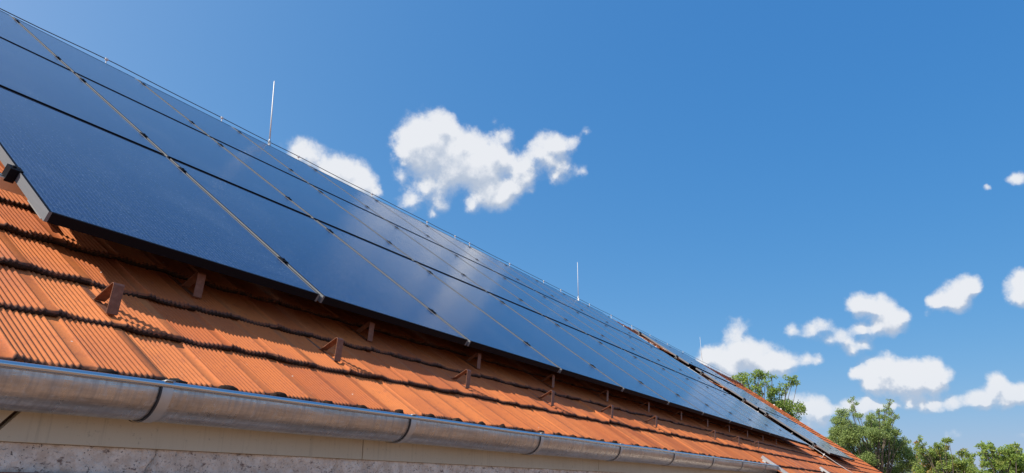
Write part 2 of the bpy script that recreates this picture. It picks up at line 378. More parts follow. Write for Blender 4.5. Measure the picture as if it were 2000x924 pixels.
# brown painted snow guard
m, nt, b = mat('brown_paint', rough=.5, spec=.4); M['guard'] = m
nA = noise(nt, objco(nt), 55, 5, .65)
nt.links.new(mixc(nt, mapr(nt, nA.outputs['Fac'], .4, .7), (.20, .078, .042), (.28, .125, .072)), b.inputs['Base Color'])
# fascia board
m, nt, b = mat('weathered_board', rough=.8, spec=.25); M['fascia'] = m
nA = noise(nt, objco(nt, (38, 1.2, 1.2)), 3, 6, .7); nB = noise(nt, objco(nt), 2.2, 4, .6); nC = noise(nt, objco(nt), 60, 4, .7)
c = mixc(nt, nB.outputs['Fac'], (.54, .49, .37), (.68, .63, .50))
c = mixc(nt, mapr(nt, nA.outputs['Fac'], .5, .8, 0., .5), c, (.26, .24, .18))
c = mixc(nt, mapr(nt, nC.outputs['Fac'], .6, .75, 0., .5), c, (.16, .14, .10))
nt.links.new(c, b.inputs['Base Color']); bump(nt, b, nA.outputs['Fac'], .001, .5)
# stone / render wall
m, nt, b = mat('old_plaster', rough=.92, spec=.2); M['wall'] = m
co = objco(nt); nA = noise(nt, co, 26, 6, .7); nB = noise(nt, co, 150, 4, .65); nC = noise(nt, co, 5, 5, .65); nD = noise(nt, objco(nt, (1, 1, 2)), 34, 6, .75)
c = mixc(nt, mapr(nt, nA.outputs['Fac'], .35, .65), (.70, .61, .52), (.93, .87, .79))
c = mixc(nt, mapr(nt, nD.outputs['Fac'], .55, .66, 0., .85), c, (.14, .085, .07))
c = mixc(nt, mapr(nt, nC.outputs['Fac'], .55, .7, 0., .35), c, (.45, .33, .26))
c = mixc(nt, mapr(nt, nB.outputs['Fac'], .60, .67, 0., .9), c, (.06, .055, .05))
nt.links.new(c, b.inputs['Base Color']); bump(nt, b, math_node(nt, 'ADD', nA.outputs['Fac'], math_node(nt, 'MULTIPLY', nB.outputs['Fac'], .4)), .012)
m, nt, b = mat('brick_ledge', rough=.9); M['ledge'] = m
nA = noise(nt, objco(nt), 30, 5, .7); nt.links.new(mixc(nt, nA.outputs['Fac'], (.12, .06, .045), (.34, .18, .13)), b.inputs['Base Color']); bump(nt, b, nA.outputs['Fac'], .006)
# bark and leaves
m, nt, b = mat('bark', rough=.9, spec=.2); M['bark'] = m
nA = noise(nt, objco(nt, (9, 9, 2)), 3, 5); nt.links.new(mixc(nt, nA.outputs['Fac'], (.09, .07, .055), (.24, .20, .16)), b.inputs['Base Color'])
def leafmat(name, ca, cb, cc, amt=.0):
    m, nt, b = mat(name, rough=.55, spec=.35)
    at = nt.nodes.new('ShaderNodeAttribute'); at.attribute_name = 'leaf_shade'; at.attribute_type = 'GEOMETRY'
    c = mixc(nt, at.outputs['Fac'], ca, cb)
    nA = noise(nt, objco(nt), .9, 3, .5)
    c = mixc(nt, mapr(nt, nA.outputs['Fac'], .56, .66, 0., amt), c, cc)
    nt.links.new(c, b.inputs['Base Color'])
    tr = nt.nodes.new('ShaderNodeBsdfTranslucent'); nt.links.new(mixc(nt, .5, c, (.30, .42, .08)), tr.inputs[0])
    mx = nt.nodes.new('ShaderNodeMixShader'); mx.inputs[0].default_value = .42
    nt.links.new(b.outputs[0], mx.inputs[1]); nt.links.new(tr.outputs[0], mx.inputs[2])
    nt.links.new(mx.outputs[0], nt.nodes['Material Output'].inputs[0])
    return m
M['leafA'] = leafmat('leaf_feathery', (.15, .25, .06), (.38, .48, .09), (.44, .43, .12), .3)
M['leafB'] = leafmat('leaf_birch', (.15, .22, .06), (.42, .52, .17), (.46, .52, .22), .4)
M['leafC'] = leafmat('leaf_rusty', (.17, .27, .08), (.42, .50, .10), (.60, .27, .11), .75)
M['leafD'] = leafmat('leaf_fresh', (.17, .28, .07), (.42, .53, .10), (.55, .33, .14), .3)
# ground
m, nt, b = mat('yard', rough=.95, spec=.1); M['ground'] = m
nA = noise(nt, objco(nt), .25, 6, .6); nB = noise(nt, objco(nt), 3, 5, .7)
c = mixc(nt, mapr(nt, nA.outputs['Fac'], .4, .6), (.34, .19, .115), (.24, .145, .09)); c = mixc(nt, mapr(nt, nB.outputs['Fac'], .4, .6, 0., .4), c, (.22, .17, .12))
nt.links.new(c, b.inputs['Base Color'])

# ------------------------------------------------------------------ ground
GZ = -4.2
mb = MB(); mb.add([(-900, -900, GZ), (900, -900, GZ), (900, 900, GZ), (-900, 900, GZ)], [(0, 1, 2, 3)])
tag(mb.build('ground', M['ground']), kind='structure')

# ------------------------------------------------------------------ the house
U0, U1 = -4.65, 29.45            # ends of the roof along the eave
UX = 7.78                        # from here on the roof reaches further down
RIDGE_V = 5.74
PITCH = .293; EAVE = -.664; TN = -.158; TW = .19
LOW = EAVE - 7 * PITCH
rng = np.random.default_rng(7)
house = tag(empty('house'), 'old plastered farmhouse under the orange ribbed tile roof', 'house')

def tile_profile(nper, ribs):
    """(t, height, is_joint) samples across one tile"""
    ts = [0, .012, .035, .05]; hs = [.0032, .0056, .0052, .0008]
    a, b = .06, .83
    for i in range(nper + 1):
        t = a + (b - a) * i / nper; ts.append(t); hs.append(.0027 * (1 - math.cos(2 * math.pi * ribs * i / nper)) if ribs else .0022)
    ts += [.86, .985]; hs += [.0004, .0004]
    return np.array(ts), np.array(hs)

def course(vk, u_a, u_b, k, fine):
    V = []; F = []; MI = []; SH = []; ED = []
    j0 = int(round(u_a / TW)); j1 = int(round(u_b / TW))
    cols_t = []; cols_h = []; cols_id = []
    for j in range(j0, j1):
        uu = j * TW
        lod = 0 if (fine and -2.0 < uu < 3.6) else (1 if uu < 9 else 2)
        t, h = tile_profile(*((72, 9), (36, 9), (6, 0))[lod])
        cols_t.append(uu + t * TW); cols_h.append(h); cols_id.append(np.full(len(t), j - j0))
    U = np.concatenate(cols_t); H = np.concatenate(cols_h); ID = np.concatenate(cols_id)
    nt_ = j1 - j0
    jn = rng.normal(0, .0021, nt_)[ID]; jv = rng.normal(0, .0042, nt_)[ID]; sh = np.clip(rng.normal(.5, .36, nt_), 0, 1); la = rng.uniform(.35, 1.25, nt_)[ID]
    tt = (U / TW) - np.floor(U / TW + 1e-6)
    lump = .0072 * la * np.exp(-((tt - .0) / .20) ** 2) + .0072 * np.exp(-((tt - 1.) / .34) ** 2) - .002 + .0014 * np.sin(U * 9.7 + k) + .0011 * np.sin(U * 23.1 + 2 * k)
    # crumbly edge noise
    def nz(freq, amp, seed):
        x = U * freq; i = np.floor(x).astype(int); f = x - i; f = f * f * (3 - 2 * f)
        r = np.random.default_rng(seed).normal(0, 1, int(i.max() - i.min()) + 3); i = i - i.min()
        return amp * (r[i] * (1 - f) + r[i + 1] * f)
    n1 = nz(75, .0009, 10 + k) + nz(28, .0010, 50 + k); n2 = nz(85, .0011, 90 + k) + nz(26, .0014, 130 + k)
    drop = .0185
    rows = [
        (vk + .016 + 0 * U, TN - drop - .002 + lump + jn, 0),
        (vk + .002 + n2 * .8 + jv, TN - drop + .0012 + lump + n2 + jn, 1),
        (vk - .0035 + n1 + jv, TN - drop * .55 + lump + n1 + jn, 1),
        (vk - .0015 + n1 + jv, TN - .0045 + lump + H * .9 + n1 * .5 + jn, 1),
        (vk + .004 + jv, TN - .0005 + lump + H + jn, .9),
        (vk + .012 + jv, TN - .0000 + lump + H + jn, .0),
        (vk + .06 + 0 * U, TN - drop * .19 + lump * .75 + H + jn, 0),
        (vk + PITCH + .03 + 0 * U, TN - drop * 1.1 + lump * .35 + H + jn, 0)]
    n = len(U)
    for (v, nn, e) in rows:
        V.append(np.stack([U, v * CT - nn * ST, v * ST + nn * CT], 1)); ED.append(np.full(n, e))
    idx = np.arange(n - 1)
    for r in range(len(rows) - 1):
        a = r * n + idx; F.append(np.stack([a, a + 1, a + 1 + n, a + n], 1))
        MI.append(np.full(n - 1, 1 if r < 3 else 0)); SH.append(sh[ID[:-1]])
    return np.concatenate(V), np.concatenate(F), np.concatenate(MI), np.concatenate(SH), np.concatenate(ED)

parts = []; off = 0
ncourse = int((RIDGE_V - EAVE) / PITCH) + 1
for k in range(-7, ncourse):
    vk = EAVE + k * PITCH
    if vk > RIDGE_V - .08: break
    Vc, Fc, Mi, Sh, Ed = course(vk, (UX + .02) if k < 0 else U0, U1, k, k < 6)
    parts.append((Vc, Fc + off, Mi, Sh, Ed)); off += len(Vc)
V = np.concatenate([p[0] for p in parts])
vmax = RIDGE_V
me = np_mesh('tiled_roof', V, np.concatenate([p[1] for p in parts]), [M['tile'], M['tile_edge']],
             np.concatenate([p[2] for p in parts]), True,
             {'tile_shade': ('FACE', np.concatenate([p[3] for p in parts])), 'edge_dirt': ('POINT', np.concatenate([p[4] for p in parts]))})
link('tiled_roof', me, house)

# roof boarding under the tiles, and the far slope
mb = MB()
def slab(u0, u1, v0, v1, n0, n1):
    vs = [w3(u, v, n) for n in (n0, n1) for v in (v0, v1) for u in (u0, u1)]
    mb.add(vs, [(0, 2, 3, 1), (4, 5, 7, 6), (0, 1, 5, 4), (2, 6, 7, 3), (0, 4, 6, 2), (1, 3, 7, 5)])
slab(U0 + .02, U1 - .02, EAVE + .05, RIDGE_V - .02, -.27, -.215)
slab(UX + .05, U1 - .02, LOW + .05, EAVE + .049, -.27, -.215)
mb.build('roof_boarding', M['deck'], house)
ridge_w = w3(0, RIDGE_V, TN)
mb = MB()
ry, rz = ridge_w.y, ridge_w.z
def back(u0, u1, d0, d1, t):
    p = lambda u, d, n: (u, ry + d * CT + n * ST, rz - d * ST + n * CT)
    vs = [p(u, d, n) for n in (-t, 0) for d in (d0, d1) for u in (u0, u1)]
    mb.add(vs, [(0, 2, 3, 1), (4, 5, 7, 6), (0, 1, 5, 4), (2, 6, 7, 3), (0, 4, 6, 2), (1, 3, 7, 5)])
for k in range(22): back(U0, U1, .04 + k * .3, .04 + k * .3 + .299, .03 + (.004 if k % 2 else 0))
mb.build('rear_roof', M['tile'], house)

# ridge tiles
mb = MB()
nr = int((U1 - U0) / .36)
for i in range(nr):
    ua = U0 + i * (U1 - U0) / nr; ub = ua + (U1 - U0) / nr + .03
    ra, rb = .105, .092
    vs = []
    for u, r in ((ua, ra), (ua + .03, ra), (ub, rb)):
        for j in range(9):
            a = math.pi * (-.08 + 1.16 * j / 8)
            vs.append((u, ry - r * math.cos(a), rz - .035 + r * 1.0 * math.sin(a)))
    mb.add(vs, [(s * 9 + j, s * 9 + j + 1, s * 9 + 9 + j + 1, s * 9 + 9 + j) for s in range(2) for j in range(8)])
mb.build('ridge_tiles', M['tile'], house, smooth=True)

# verge tiles at the far gable (upstand with white clips)
mb = MB()
for k in range(-7, ncourse):
    v0 = EAVE + k * PITCH
    if v0 > RIDGE_V - .1: break
    vs = [w3(u, v, n) for (n) in (TN - .12, TN + .012) for v in (v0 - .004, v0 + PITCH + .004) for u in (U1 - .004, U1 + .05)]
    mb.add(vs, [(0, 2, 3, 1), (4, 5, 7, 6), (0, 1, 5, 4), (2, 6, 7, 3), (0, 4, 6, 2), (1, 3, 7, 5)])
mb.build('verge_tiles', M['tile'], house)

# walls
WY = -.385; WT = -.705
def rough_wall(name, y, x0, x1, z0, z1, step, amp, matl, seed, cracks=()):
    nx = int((x1 - x0) / step) + 1; nz = max(2, int((z1 - z0) / step) + 1)
    X, Z = np.meshgrid(np.linspace(x0, x1, nx), np.linspace(z0, z1, nz))
    r = np.random.default_rng(seed)
    D = np.zeros_like(X)
    for fr, am in ((9, 1.), (23, .6), (61, .35), (140, .25)):
        ph = r.uniform(0, 6.28, 6); kx = r.uniform(-1, 1, 6) * fr; kz = r.uniform(-1, 1, 6) * fr
        for i in range(6): D += am / 6 * np.sin(kx[i] * X * 2 + kz[i] * Z * 2 + ph[i])
    D = D * amp
    for cx, wdt in cracks:
        D -= .012 * np.exp(-((X - cx - .012 * np.sin(Z * 60)) / wdt) ** 2)
    Vv = np.stack([X.ravel(), (y - D).ravel(), Z.ravel()], 1)
    a = (np.arange(nz - 1)[:, None] * nx + np.arange(nx - 1)[None]).ravel()
    return np_mesh(name, Vv, np.stack([a, a + 1, a + 1 + nx, a + nx], 1), [matl], None, True)
link('stone_band', rough_wall('stone_band', WY - .012, -1.6, 7.7, -.765, WT + .004, .0045, .010, M['wall'], 3, [(.215, .004), (.9, .005), (1.7, .004), (2.6, .006), (-.5, .004)]), house)
mb = MB()
mb.box(U0 + .3, UX + .3, WY + .002, WY + .4, GZ, WT - .01)             # long wall by the camera
mb.box(U0 + .3, -1.6, WY - .010, WY + .001, -.765, WT)
lowz = w3(0, LOW + .35, -.27)
mb.box(UX + .3, U1 - .25, lowz.y, lowz.y + .4, GZ, lowz.z - .02)
mb.box(U0 + .3, U1 - .25, 2 * ry - WY - .4, 2 * ry - WY, GZ, WT - .05)
mb.build('wall', M['wall'], house)
for u in (U0 + .3, U1 - .65):
    mb = MB()
    ym = lowz.y if u > 0 else WY
    zz = lambda y: (ridge_w.z - .13) - abs(y - ry) * math.tan(TH) - .06
    y0, y1 = ym + .01, 2 * ry - WY - .01
    vs = [(x, y, z) for x in (u, u + .4) for (y, z) in ((y0, GZ), (y1, GZ), (y1, zz(y1)), (ry, zz(ry)), (y0, zz(y0)))]
    mb.add(vs, [(0, 1, 2, 3, 4), (9, 8, 7, 6, 5)] + [(i, i + 5, (i + 1) % 5 + 5, (i + 1) % 5) for i in range(5)])
    mb.build('gable_wall', M['wall'], house)
mb = MB()
# cheek where the roof reaches lower
ys = [lowz.y + .401, WY - .03]
zz2 = lambda y: (y * math.tan(TH)) - .30 / CT
vs = [(x, y, z) for x in (UX + .301, UX + .6) for (y, z) in ((ys[0], GZ), (ys[1], GZ), (ys[1], zz2(ys[1])), (ys[0], zz2(ys[0])))]
mb.add(vs, [(0, 1, 2, 3), (7, 6, 5, 4)] + [(i, i + 4, (i + 1) % 4 + 4, (i + 1) % 4) for i in range(4)])
mb.build('cheek_wall', M['wall'], house)
link('brick_ledge', rough_wall('brick_ledge', WY - .022, -1.6, 7.7, -.83, -.7655, .01, .004, M['ledge'], 8), house)

# fascia boards with scarfed and butt joints
FB = -.700; FT = -.52; FY = -.402
def board(xa_top, xa_bot, xb_top, xb_bot):
    q = MB()
    vs = [(xa_bot, FY - .010, FB), (xb_bot, FY - .010, FB), (xb_top, FY - .010, FT), (xa_top, FY - .010, FT)]
    vs += [(x, FY + .010, z) for x, _, z in vs]
    q.add(vs, [(0, 1, 2, 3), (7, 6, 5, 4), (0, 4, 5, 1), (1, 5, 6, 2), (2, 6, 7, 3), (3, 7, 4, 0)])
    return q.build('fascia_board', M['fascia'], house, bevel=.0012)
board(-2.2, -2.2, -.062, -.205)
board(-.048, -.191, 1.018, 1.018)
board(1.0225, 1.0225, 3.098, 3.098)
board(3.1025, 3.1025, 5.2, 5.2)
board(5.2045, 5.2045, 7.74, 7.74)
board(-4.3, -4.3, -2.205, -2.205)
mb = MB(); mb.box(U0 + .3, 7.76, FY + .012, WY + .004, FB + .012, -.53); mb.build('fascia_backing', M['deck'], house)
mb = MB(); mb.box(U0 + .3, 7.75, FY + .0121, WY - .001, FB + .004, FB + .0119); mb.build('drip_batten', M['deck'], house)

# half round zinc gutter
GY, GZC, GR = -.485, -.563, .076
gut = MB()
def gut_prof(r, a0=-5, a1=188, n=30):
    return [(GY - r * math.cos(R_(a0 + (a1 - a0) * i / n)), GZC - r * math.sin(R_(a0 + (a1 - a0) * i / n))) for i in range(n + 1)]
outer = gut_prof(GR); inner = gut_prof(GR - .0012)
bead = [(GY - GR - .0015 + .0082 * math.cos(R_(a)), GZC + .0098 + .0082 * math.sin(R_(a))) for a in range(0, 361, 20)]
xs = [U0 + .1 + i * (7.72 - U0 - .1) / 60 for i in range(61)]
def sweep(prof, x_list, q, dz=lambda x: 0):
    n = len(prof); vs = []
    for x in x_list: vs += [(x, y, z + dz(x)) for y, z in prof]
    q.add(vs, [(i * n + j, i * n + j + 1, (i + 1) * n + j + 1, (i + 1) * n + j) for i in range(len(x_list) - 1) for j in range(n - 1)])
prof = inner[::-1] + outer + []
sag = lambda x: .0012 * math.sin(x * 2.1) + .0008 * math.sin(x * 5.3 + 1)
sweep(outer + inner[::-1] + [outer[0]], xs, gut, sag)
cap = [(GY, GZC)] + outer
for x in (7.72,):
    n = len(outer); gut.add([(x, y, z) for y, z in outer] + [(x - .001, y, z) for y, z in outer], [tuple(range(n)), tuple(range(n, 2 * n))[::-1]])
g = gut.build('gutter', M['zinc'], house, smooth=True)
bq = MB(); sweep(bead, xs, bq, sag); bq.build('gutter_bead', M['bead'], g, smooth=True)
# dark moss sitting on the eave tile joints above the gutter
mq = MB(); mr = random.Random(5)
for j in range(int((U0 + .2) / TW), int(7.7 / TW)):
    if mr.random() < .12: continue
    cx = j * TW + mr.uniform(-.01, .02); a_, b_, c_ = mr.uniform(.018, .036), mr.uniform(.012, .018), mr.uniform(.012, .018)
    vs = []; 
    for i in range(7):
        ph = math.pi * i / 6
        for k in range(12):
            t_ = 2 * math.pi * k / 12; f_ = 1 + mr.uniform(-.16, .16)
            vs.append((cx + a_ * f_ * math.cos(ph) if True else 0, -.462 + b_ * f_ * math.sin(ph) * math.cos(t_), -.5300 + c_ * f_ * math.sin(ph) * math.sin(t_)))
    mq.add(vs, [(i * 12 + k, i * 12 + (k + 1) % 12, i * 12 + 12 + (k + 1) % 12, i * 12 + 12 + k) for i in range(6) for k in range(12)])
tag(mq.build('moss', M['tile_edge'], None, smooth=True), 'dark moss tufts along the tile edge just above the gutter rim', 'moss', kind='stuff')
# straps that carry the gutter, each with its lap shadow as a dark strip
st = MB()
r1, r0 = GR + .0035, GR + .0006
po = gut_prof(r1, -6, 178, 26); pi = gut_prof(r0, -6, 178, 26)
sweep(po + pi[::-1] + [po[0]], [0, .002, .028, .030], st)
for e in (0, .030):
    n = len(po); st.add([(e, y, z) for y, z in po] + [(e, y, z) for y, z in pi], [(i, i + 1, n + i + 1, n + i) for i in range(n - 1)])
# hook over the bead
st.box(.003, .027, GY - GR - .012, GY - GR + .014, GZC + .0184, GZC + .0204)
strap_me = st.mesh('gutter_bracket', M['strap'], True)
strap_me.shade_smooth()
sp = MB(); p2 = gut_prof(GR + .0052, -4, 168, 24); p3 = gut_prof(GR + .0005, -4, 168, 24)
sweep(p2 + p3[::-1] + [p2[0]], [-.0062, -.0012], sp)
lap_shadow_me = sp.mesh('lap_shadow_strip', M['dwire'], True)
for i in range(-4, 8):
    x = .104 + .997 * i
    if x > 7.6: continue
    br = link('gutter_bracket', strap_me, house); br.location = (x, 0, sag(x))
    sm = link('lap_shadow_strip', lap_shadow_me, br)

# chimney-free ridge: nothing more on the house

# ------------------------------------------------------------------ solar panels
PU, PV = 1.154, 1.7319
PW, PH, PT = 1.134, 1.690, .035
RX = (TH, 0, 0)
def panel_meshes():
    f = MB(); w = .0105
    f.box(0, w, 0, PH, -PT, 0)
    side = f.mesh('side_frame', [M['frame'], M['black']], bevel=.0006)
    for pl in side.polygons:
        if pl.normal.z > .9: pl.material_index = 1
    f = MB()
    f.box(w + .0002, PW - w - .0002, 0, w, -PT, -.0002)
    end = f.mesh('end_frame', M['black'], bevel=.0007)
    g = MB(); g.box(w + .0001, PW - w - .0001, w + .0001, PH - w - .0001, -.0060, -.0018)
    glass = g.mesh('cell_glass', M['cells'])
    g = MB(); g.box(w + .0001, PW - w - .0001, w + .0001, PH - w - .0001, -.0078, -.0062); back = g.mesh('backsheet', M['backsheet'])
    return side, end, glass, back
side_me, end_me, glass_me, back_me = panel_meshes()
# mid clamp: stem in the gap, top plate, bolt head
q = MB(); q.box(-.008, .008, -.022, .022, -.03, .0); q.box(-.017, .017, -.024, .024, .0008, .0045); q.tube([(0, 0, .0045), (0, 0, .010)], .0062, 6)
mid_me = q.mesh('clamp', M['black'], bevel=.0006)
q = MB(); q.box(-.030, -.001, -.022, .022, -.045, .0035); q.box(-.001, .010, -.022, .022, .0008, .0045); q.tube([(-.014, 0, .0035), (-.014, 0, .0095)], .0065, 6); q.box(-.022, -.004, -.016, .016, -.0485, -.0452)
end_cl_me = q.mesh('clamp', M['black'], bevel=.0006)
CL = (.20, .865)
ordn = ['first', 'second', 'third', 'fourth', 'fifth', 'sixth', 'seventh', 'eighth', 'ninth', 'tenth', 'eleventh', 'twelfth']
rown = ['bottom', 'middle', 'top']
def panel(u, v, label, group, last, first, tilt=0):
    o = empty('solar_panel', w3(u, v, 0), RX); tag(o, label, 'solar panel', group)
    link('side_frame', side_me, o); k = link('side_frame', side_me, o); k.location = (PW - .0105, 0, 0)
    link('end_frame', end_me, o); k = link('end_frame', end_me, o); k.location = (0, PH - .0105, 0)
    link('cell_glass', glass_me, o); link('backsheet', back_me, o)
    for c in CL:
        if not last:
            k = link('clamp', mid_me, o); k.location = (PW + .010, c * PV, .0)
        else:
            k = link('clamp', end_cl_me, o); k.location = (PW, c * PV, 0); k.rotation_euler = (0, 0, math.pi)
        if first:
            k = link('clamp', end_cl_me, o); k.location = (0, c * PV, 0)
    return o
for r in range(3):
    for c in range(12):
        extra = ''
        panel(c * PU, r * PV, 'blue black solar panel, %s from the left in the %s row of the near array%s' % (ordn[c], rown[r], extra),
              'solar panels of the near array', c == 11, c == 0)
A2U = 16.0; A2V = (-.10, -.10 + PV, -.10 + 2 * PV + .16)
for r in range(3):
    for c in range(4):
        panel(A2U + c * PU, A2V[r], 'distant solar panel, %s from the left in the %s row of the far array' % (ordn[c], rown[r]),
              'solar panels of the far array', c == 3, c == 0)
# rails under the panels
def rail(u0, u1, v, label, group):
    q = MB()
    L = u1 - u0
    sec = [(-.019, -.040), (.019, -.040), (.019, 0), (.006, 0), (.006, -.0035), (.0155, -.0035), (.0155, -.037), (-.0155, -.037), (-.0155, -.0035), (-.006, -.0035), (-.006, 0), (-.019, 0)]
    ns = len(sec)
    q.add([(x, a, b_) for x in (0, L) for a, b_ in sec], [tuple(range(ns))[::-1], tuple(range(ns, 2 * ns))] + [(i, (i + 1) % ns, ns + (i + 1) % ns, ns + i) for i in range(ns)])
    o = empty('mounting_rail', w3(u0, v, -PT - .0005), RX); tag(o, label, 'mounting rail', group)
    q.build('rail_profile', M['alu'], o)
    n = int(L / 1.1); h = MB()
    for i in range(n + 1):
        hk = MB(); x = .22 + i * (L - .44) / n
        hk.box(x, x + .030, -.006, -.001, -.105, -.0402); hk.box(x, x + .030, -.0009, .16, -.105, -.0995)
        hk.build('roof_hook', M['galv'], o)
    return o
for r in range(3):
    for j, c in enumerate(CL):
        rail(-.085, 12 * PU + .03, (r + c) * PV, 'silver aluminium rail under the %s row of near panels, %s one' % (rown[r], 'lower' if j == 0 else 'upper'), 'rails of the near array')
for r in range(3):
    for j, c in enumerate(CL):
        rail(A2U - .05, A2U + 4 * PU + .03, A2V[r] + c * PV, 'rail under the %s row of the far array, %s one' % (rown[r], 'lower' if j == 0 else 'upper'), 'rails of the far array')

# ------------------------------------------------------------------ snow guards
tt_n = TN + .004
q = MB(); q.strip([(.225, -.0185), (.112, -.0085), (0.004, .0015)], -.010, .010, .003); plate_me = q.mesh('base_strip', M['guard'])
q = MB(); q.strip([(.006, .0035), (.001, .007), (.046, .081), (.052, .084), (.057, .081), (.100, -.001), (.110, -.004)], -.0175, .0175, .003); hook_me = q.mesh('bent_hook', M['guard'], bevel=.0006)
def guard(u, v, label, group):
    o = empty('snow_guard', w3(u, v, tt_n - .004), RX); tag(o, label, 'snow guard', group)
    link('base_strip', plate_me, o); link('bent_hook', hook_me, o)
    return o
for i in range(9):
    u = .166 + .947 * i if i < 6 else 5.69 + (i - 5) * 1.01
    note = {0: ', the largest one'}.get(i, '')
    guard(u, EAVE + PITCH + .062, 'brown bent snow guard, %s from left in sunlit lower row%s' % (ordn[i], note), 'lower row of snow guards')
for i in range(12):
    u = .61 + .965 * i
    guard(u, EAVE + 2 * PITCH + .085, 'brown snow guard, %s from left in upper row shaded by panels' % ordn[i], 'upper row of snow guards')

# ------------------------------------------------------------------ lightning protection
CV, CN = 5.60, .0
cb = empty('ridge_cable', w3(-4, CV, CN), (0, 0, 0)); tag(cb, 'thin grey lightning conductor wire strung along the whole ridge', 'cable')
base_w = w3(-4, CV, CN)
pts = []
hold = [-3.1, -1.8, -.4, .9, 2.15, 3.55, 4.75, 6.2, 7.55, 8.35, 8.8, 10.2, 11.6, 12.4, 13.9, 15.2, 16.6, 18.0, 19.5, 21, 22.5, 24, 25.5, 27, 28.6]
x = -4.0
while x < 29.3:
    near = min(abs(x - h) for h in hold); pts.append((x + 4, 0, -.006 * min(1, near / .6) + .002 * math.sin(x * 3) - .05 * min(1, max(0, (2.15 - x) / 1.6)))); x += .25
q = MB(); q.tube(pts, .0045, 6); q.build('wire', M['dwire'], cb, smooth=True)
q = MB(); q.tube([(0, 0, -.11), (0, 0, -.012)], .005, 6); q.box(-.014, .014, -.010, .010, -.014, .008); q.box(-.022, .022, -.004, .004, -.006, -.001); q.tube([(0, .012, -.003), (0, -.014, -.003)], .006, 6)
ch = q.mesh('wire_holder', M['rod'], bevel=.0008)
for h in hold:
    k = link('wire_holder', ch, cb); k.location = (h + 4, 0, -.05 * min(1, max(0, (2.15 - h) / 1.6)))

dc = empty('down_conductor', w3(15.2, CV, -.05), RX); tag(dc, 'pale conductor wire running down the tiles between the two panel arrays', 'cable')
q = MB(); pts = []
v = 0.
while v > -6.45: pts.append((.012 * math.sin(v * 3.1), v, -.02 + .006 * math.sin(v * 4.3))); v -= .2
q.tube(pts, .0075, 6); q.build('wire', M['wire'], dc, smooth=True)
q = MB(); q.strip([(0.05, -.10), (0.0, -.094), (-.0, .012)], -.014, .014, .004); q.box(-.02, .02, -.012, .012, -.032, -.004)
hm = q.mesh('wire_holder', M['rod'])
for v in (-.45, -1.45, -2.4, -3.3, -4.2, -5.0, -5.72):
    k = link('wire_holder', hm, dc); k.location = (0, v, 0)

def rod(u, v, n, h, lean, label, r=.0085):
    p = w3(u, v, n)
    o = empty('lightning_rod', p, (lean[1], lean[0], 0)); tag(o, label, 'lightning rod', 'lightning rods on the ridge')
    q = MB(); q.tube([(0, 0, -.02), (0, 0, h * .5), (0, 0, h * .98), (0, 0, h)], [r, r, r * .8, r * .2], 8); q.build('rod', M['rod'], o, smooth=True)
    q = MB(); q.box(-.018, .018, -.010, .010, -.025, .006); q.box(-.008, .008, -.02, .02, -.11, -.0251); q.tube([(0, 0, .0061), (0, 0, .028)], .011, 8); q.build('clamp_base', M['galv'], o, bevel=.001)
rod(4.26, CV, .005, .87, (-.055, 0), 'tall white lightning rod standing on the ridge above the near panels')
rod(13.25, CV, .03, .86, (.03, 0), 'slim lightning rod on the middle of the ridge, against plain blue sky', .0065)
rod(23.3, CV + .1, .05, .8, (0, 0), 'faint far lightning rod on the ridge before the white cloud', .006)

# ------------------------------------------------------------------ metal profiles on the tiles at the end of the gutter
def profile_bar(u, v0, v1, w, h, n, label, matl):
    o = empty('metal_profile', w3(u, v0, n), RX); tag(o, label, 'metal profile')
    q = MB(); L = v1 - v0
    q.box(-w / 2, w / 2, 0, L, 0, .003); q.box(-w / 2, -w / 2 + .003, 0, L, .0031, h); q.box(w / 2 - .003, w / 2, 0, L, .0031, h); q.box(-w / 2, w / 2, 0, L, h + .0001, h + .003)
    q.build('bar', matl, o, bevel=.0006)
    q = MB(); q.box(-w * .7, w * .7, .03, .07, -.03, -.001); q.box(-w * .7, w * .7, L - .07, L - .03, -.03, -.001); q.build('foot', M['galv'], o)
profile_bar(7.72, -1.7, -.585, .036, .030, -.135, 'bright silver aluminium profile lying over the end of the gutter', M['alu'])
profile_bar(11.95, -1.5, -.600, .085, .026, -.140, 'wide dull grey metal profile on the lower tiles, right of the silver one', M['galv'])

# verge clips
q = MB(); q.box(-.03, .03, -.03, .03, 0, .03); q.strip([(-.03, .031), (0, .045), (.03, .031)], -.02, .02, .004)
vm = q.mesh('verge_clip', M['rod'])
for v, lb in ((4.25, 'upper'), (3.95, 'lower')):
    o = link('verge_clip', vm); o.location = w3(U1 + .02, v, TN + .013); o.rotation_euler = RX
    tag(o, 'small white clip on the far roof edge before the tree, %s of two' % lb, 'clip', 'white clips on the far roof edge')

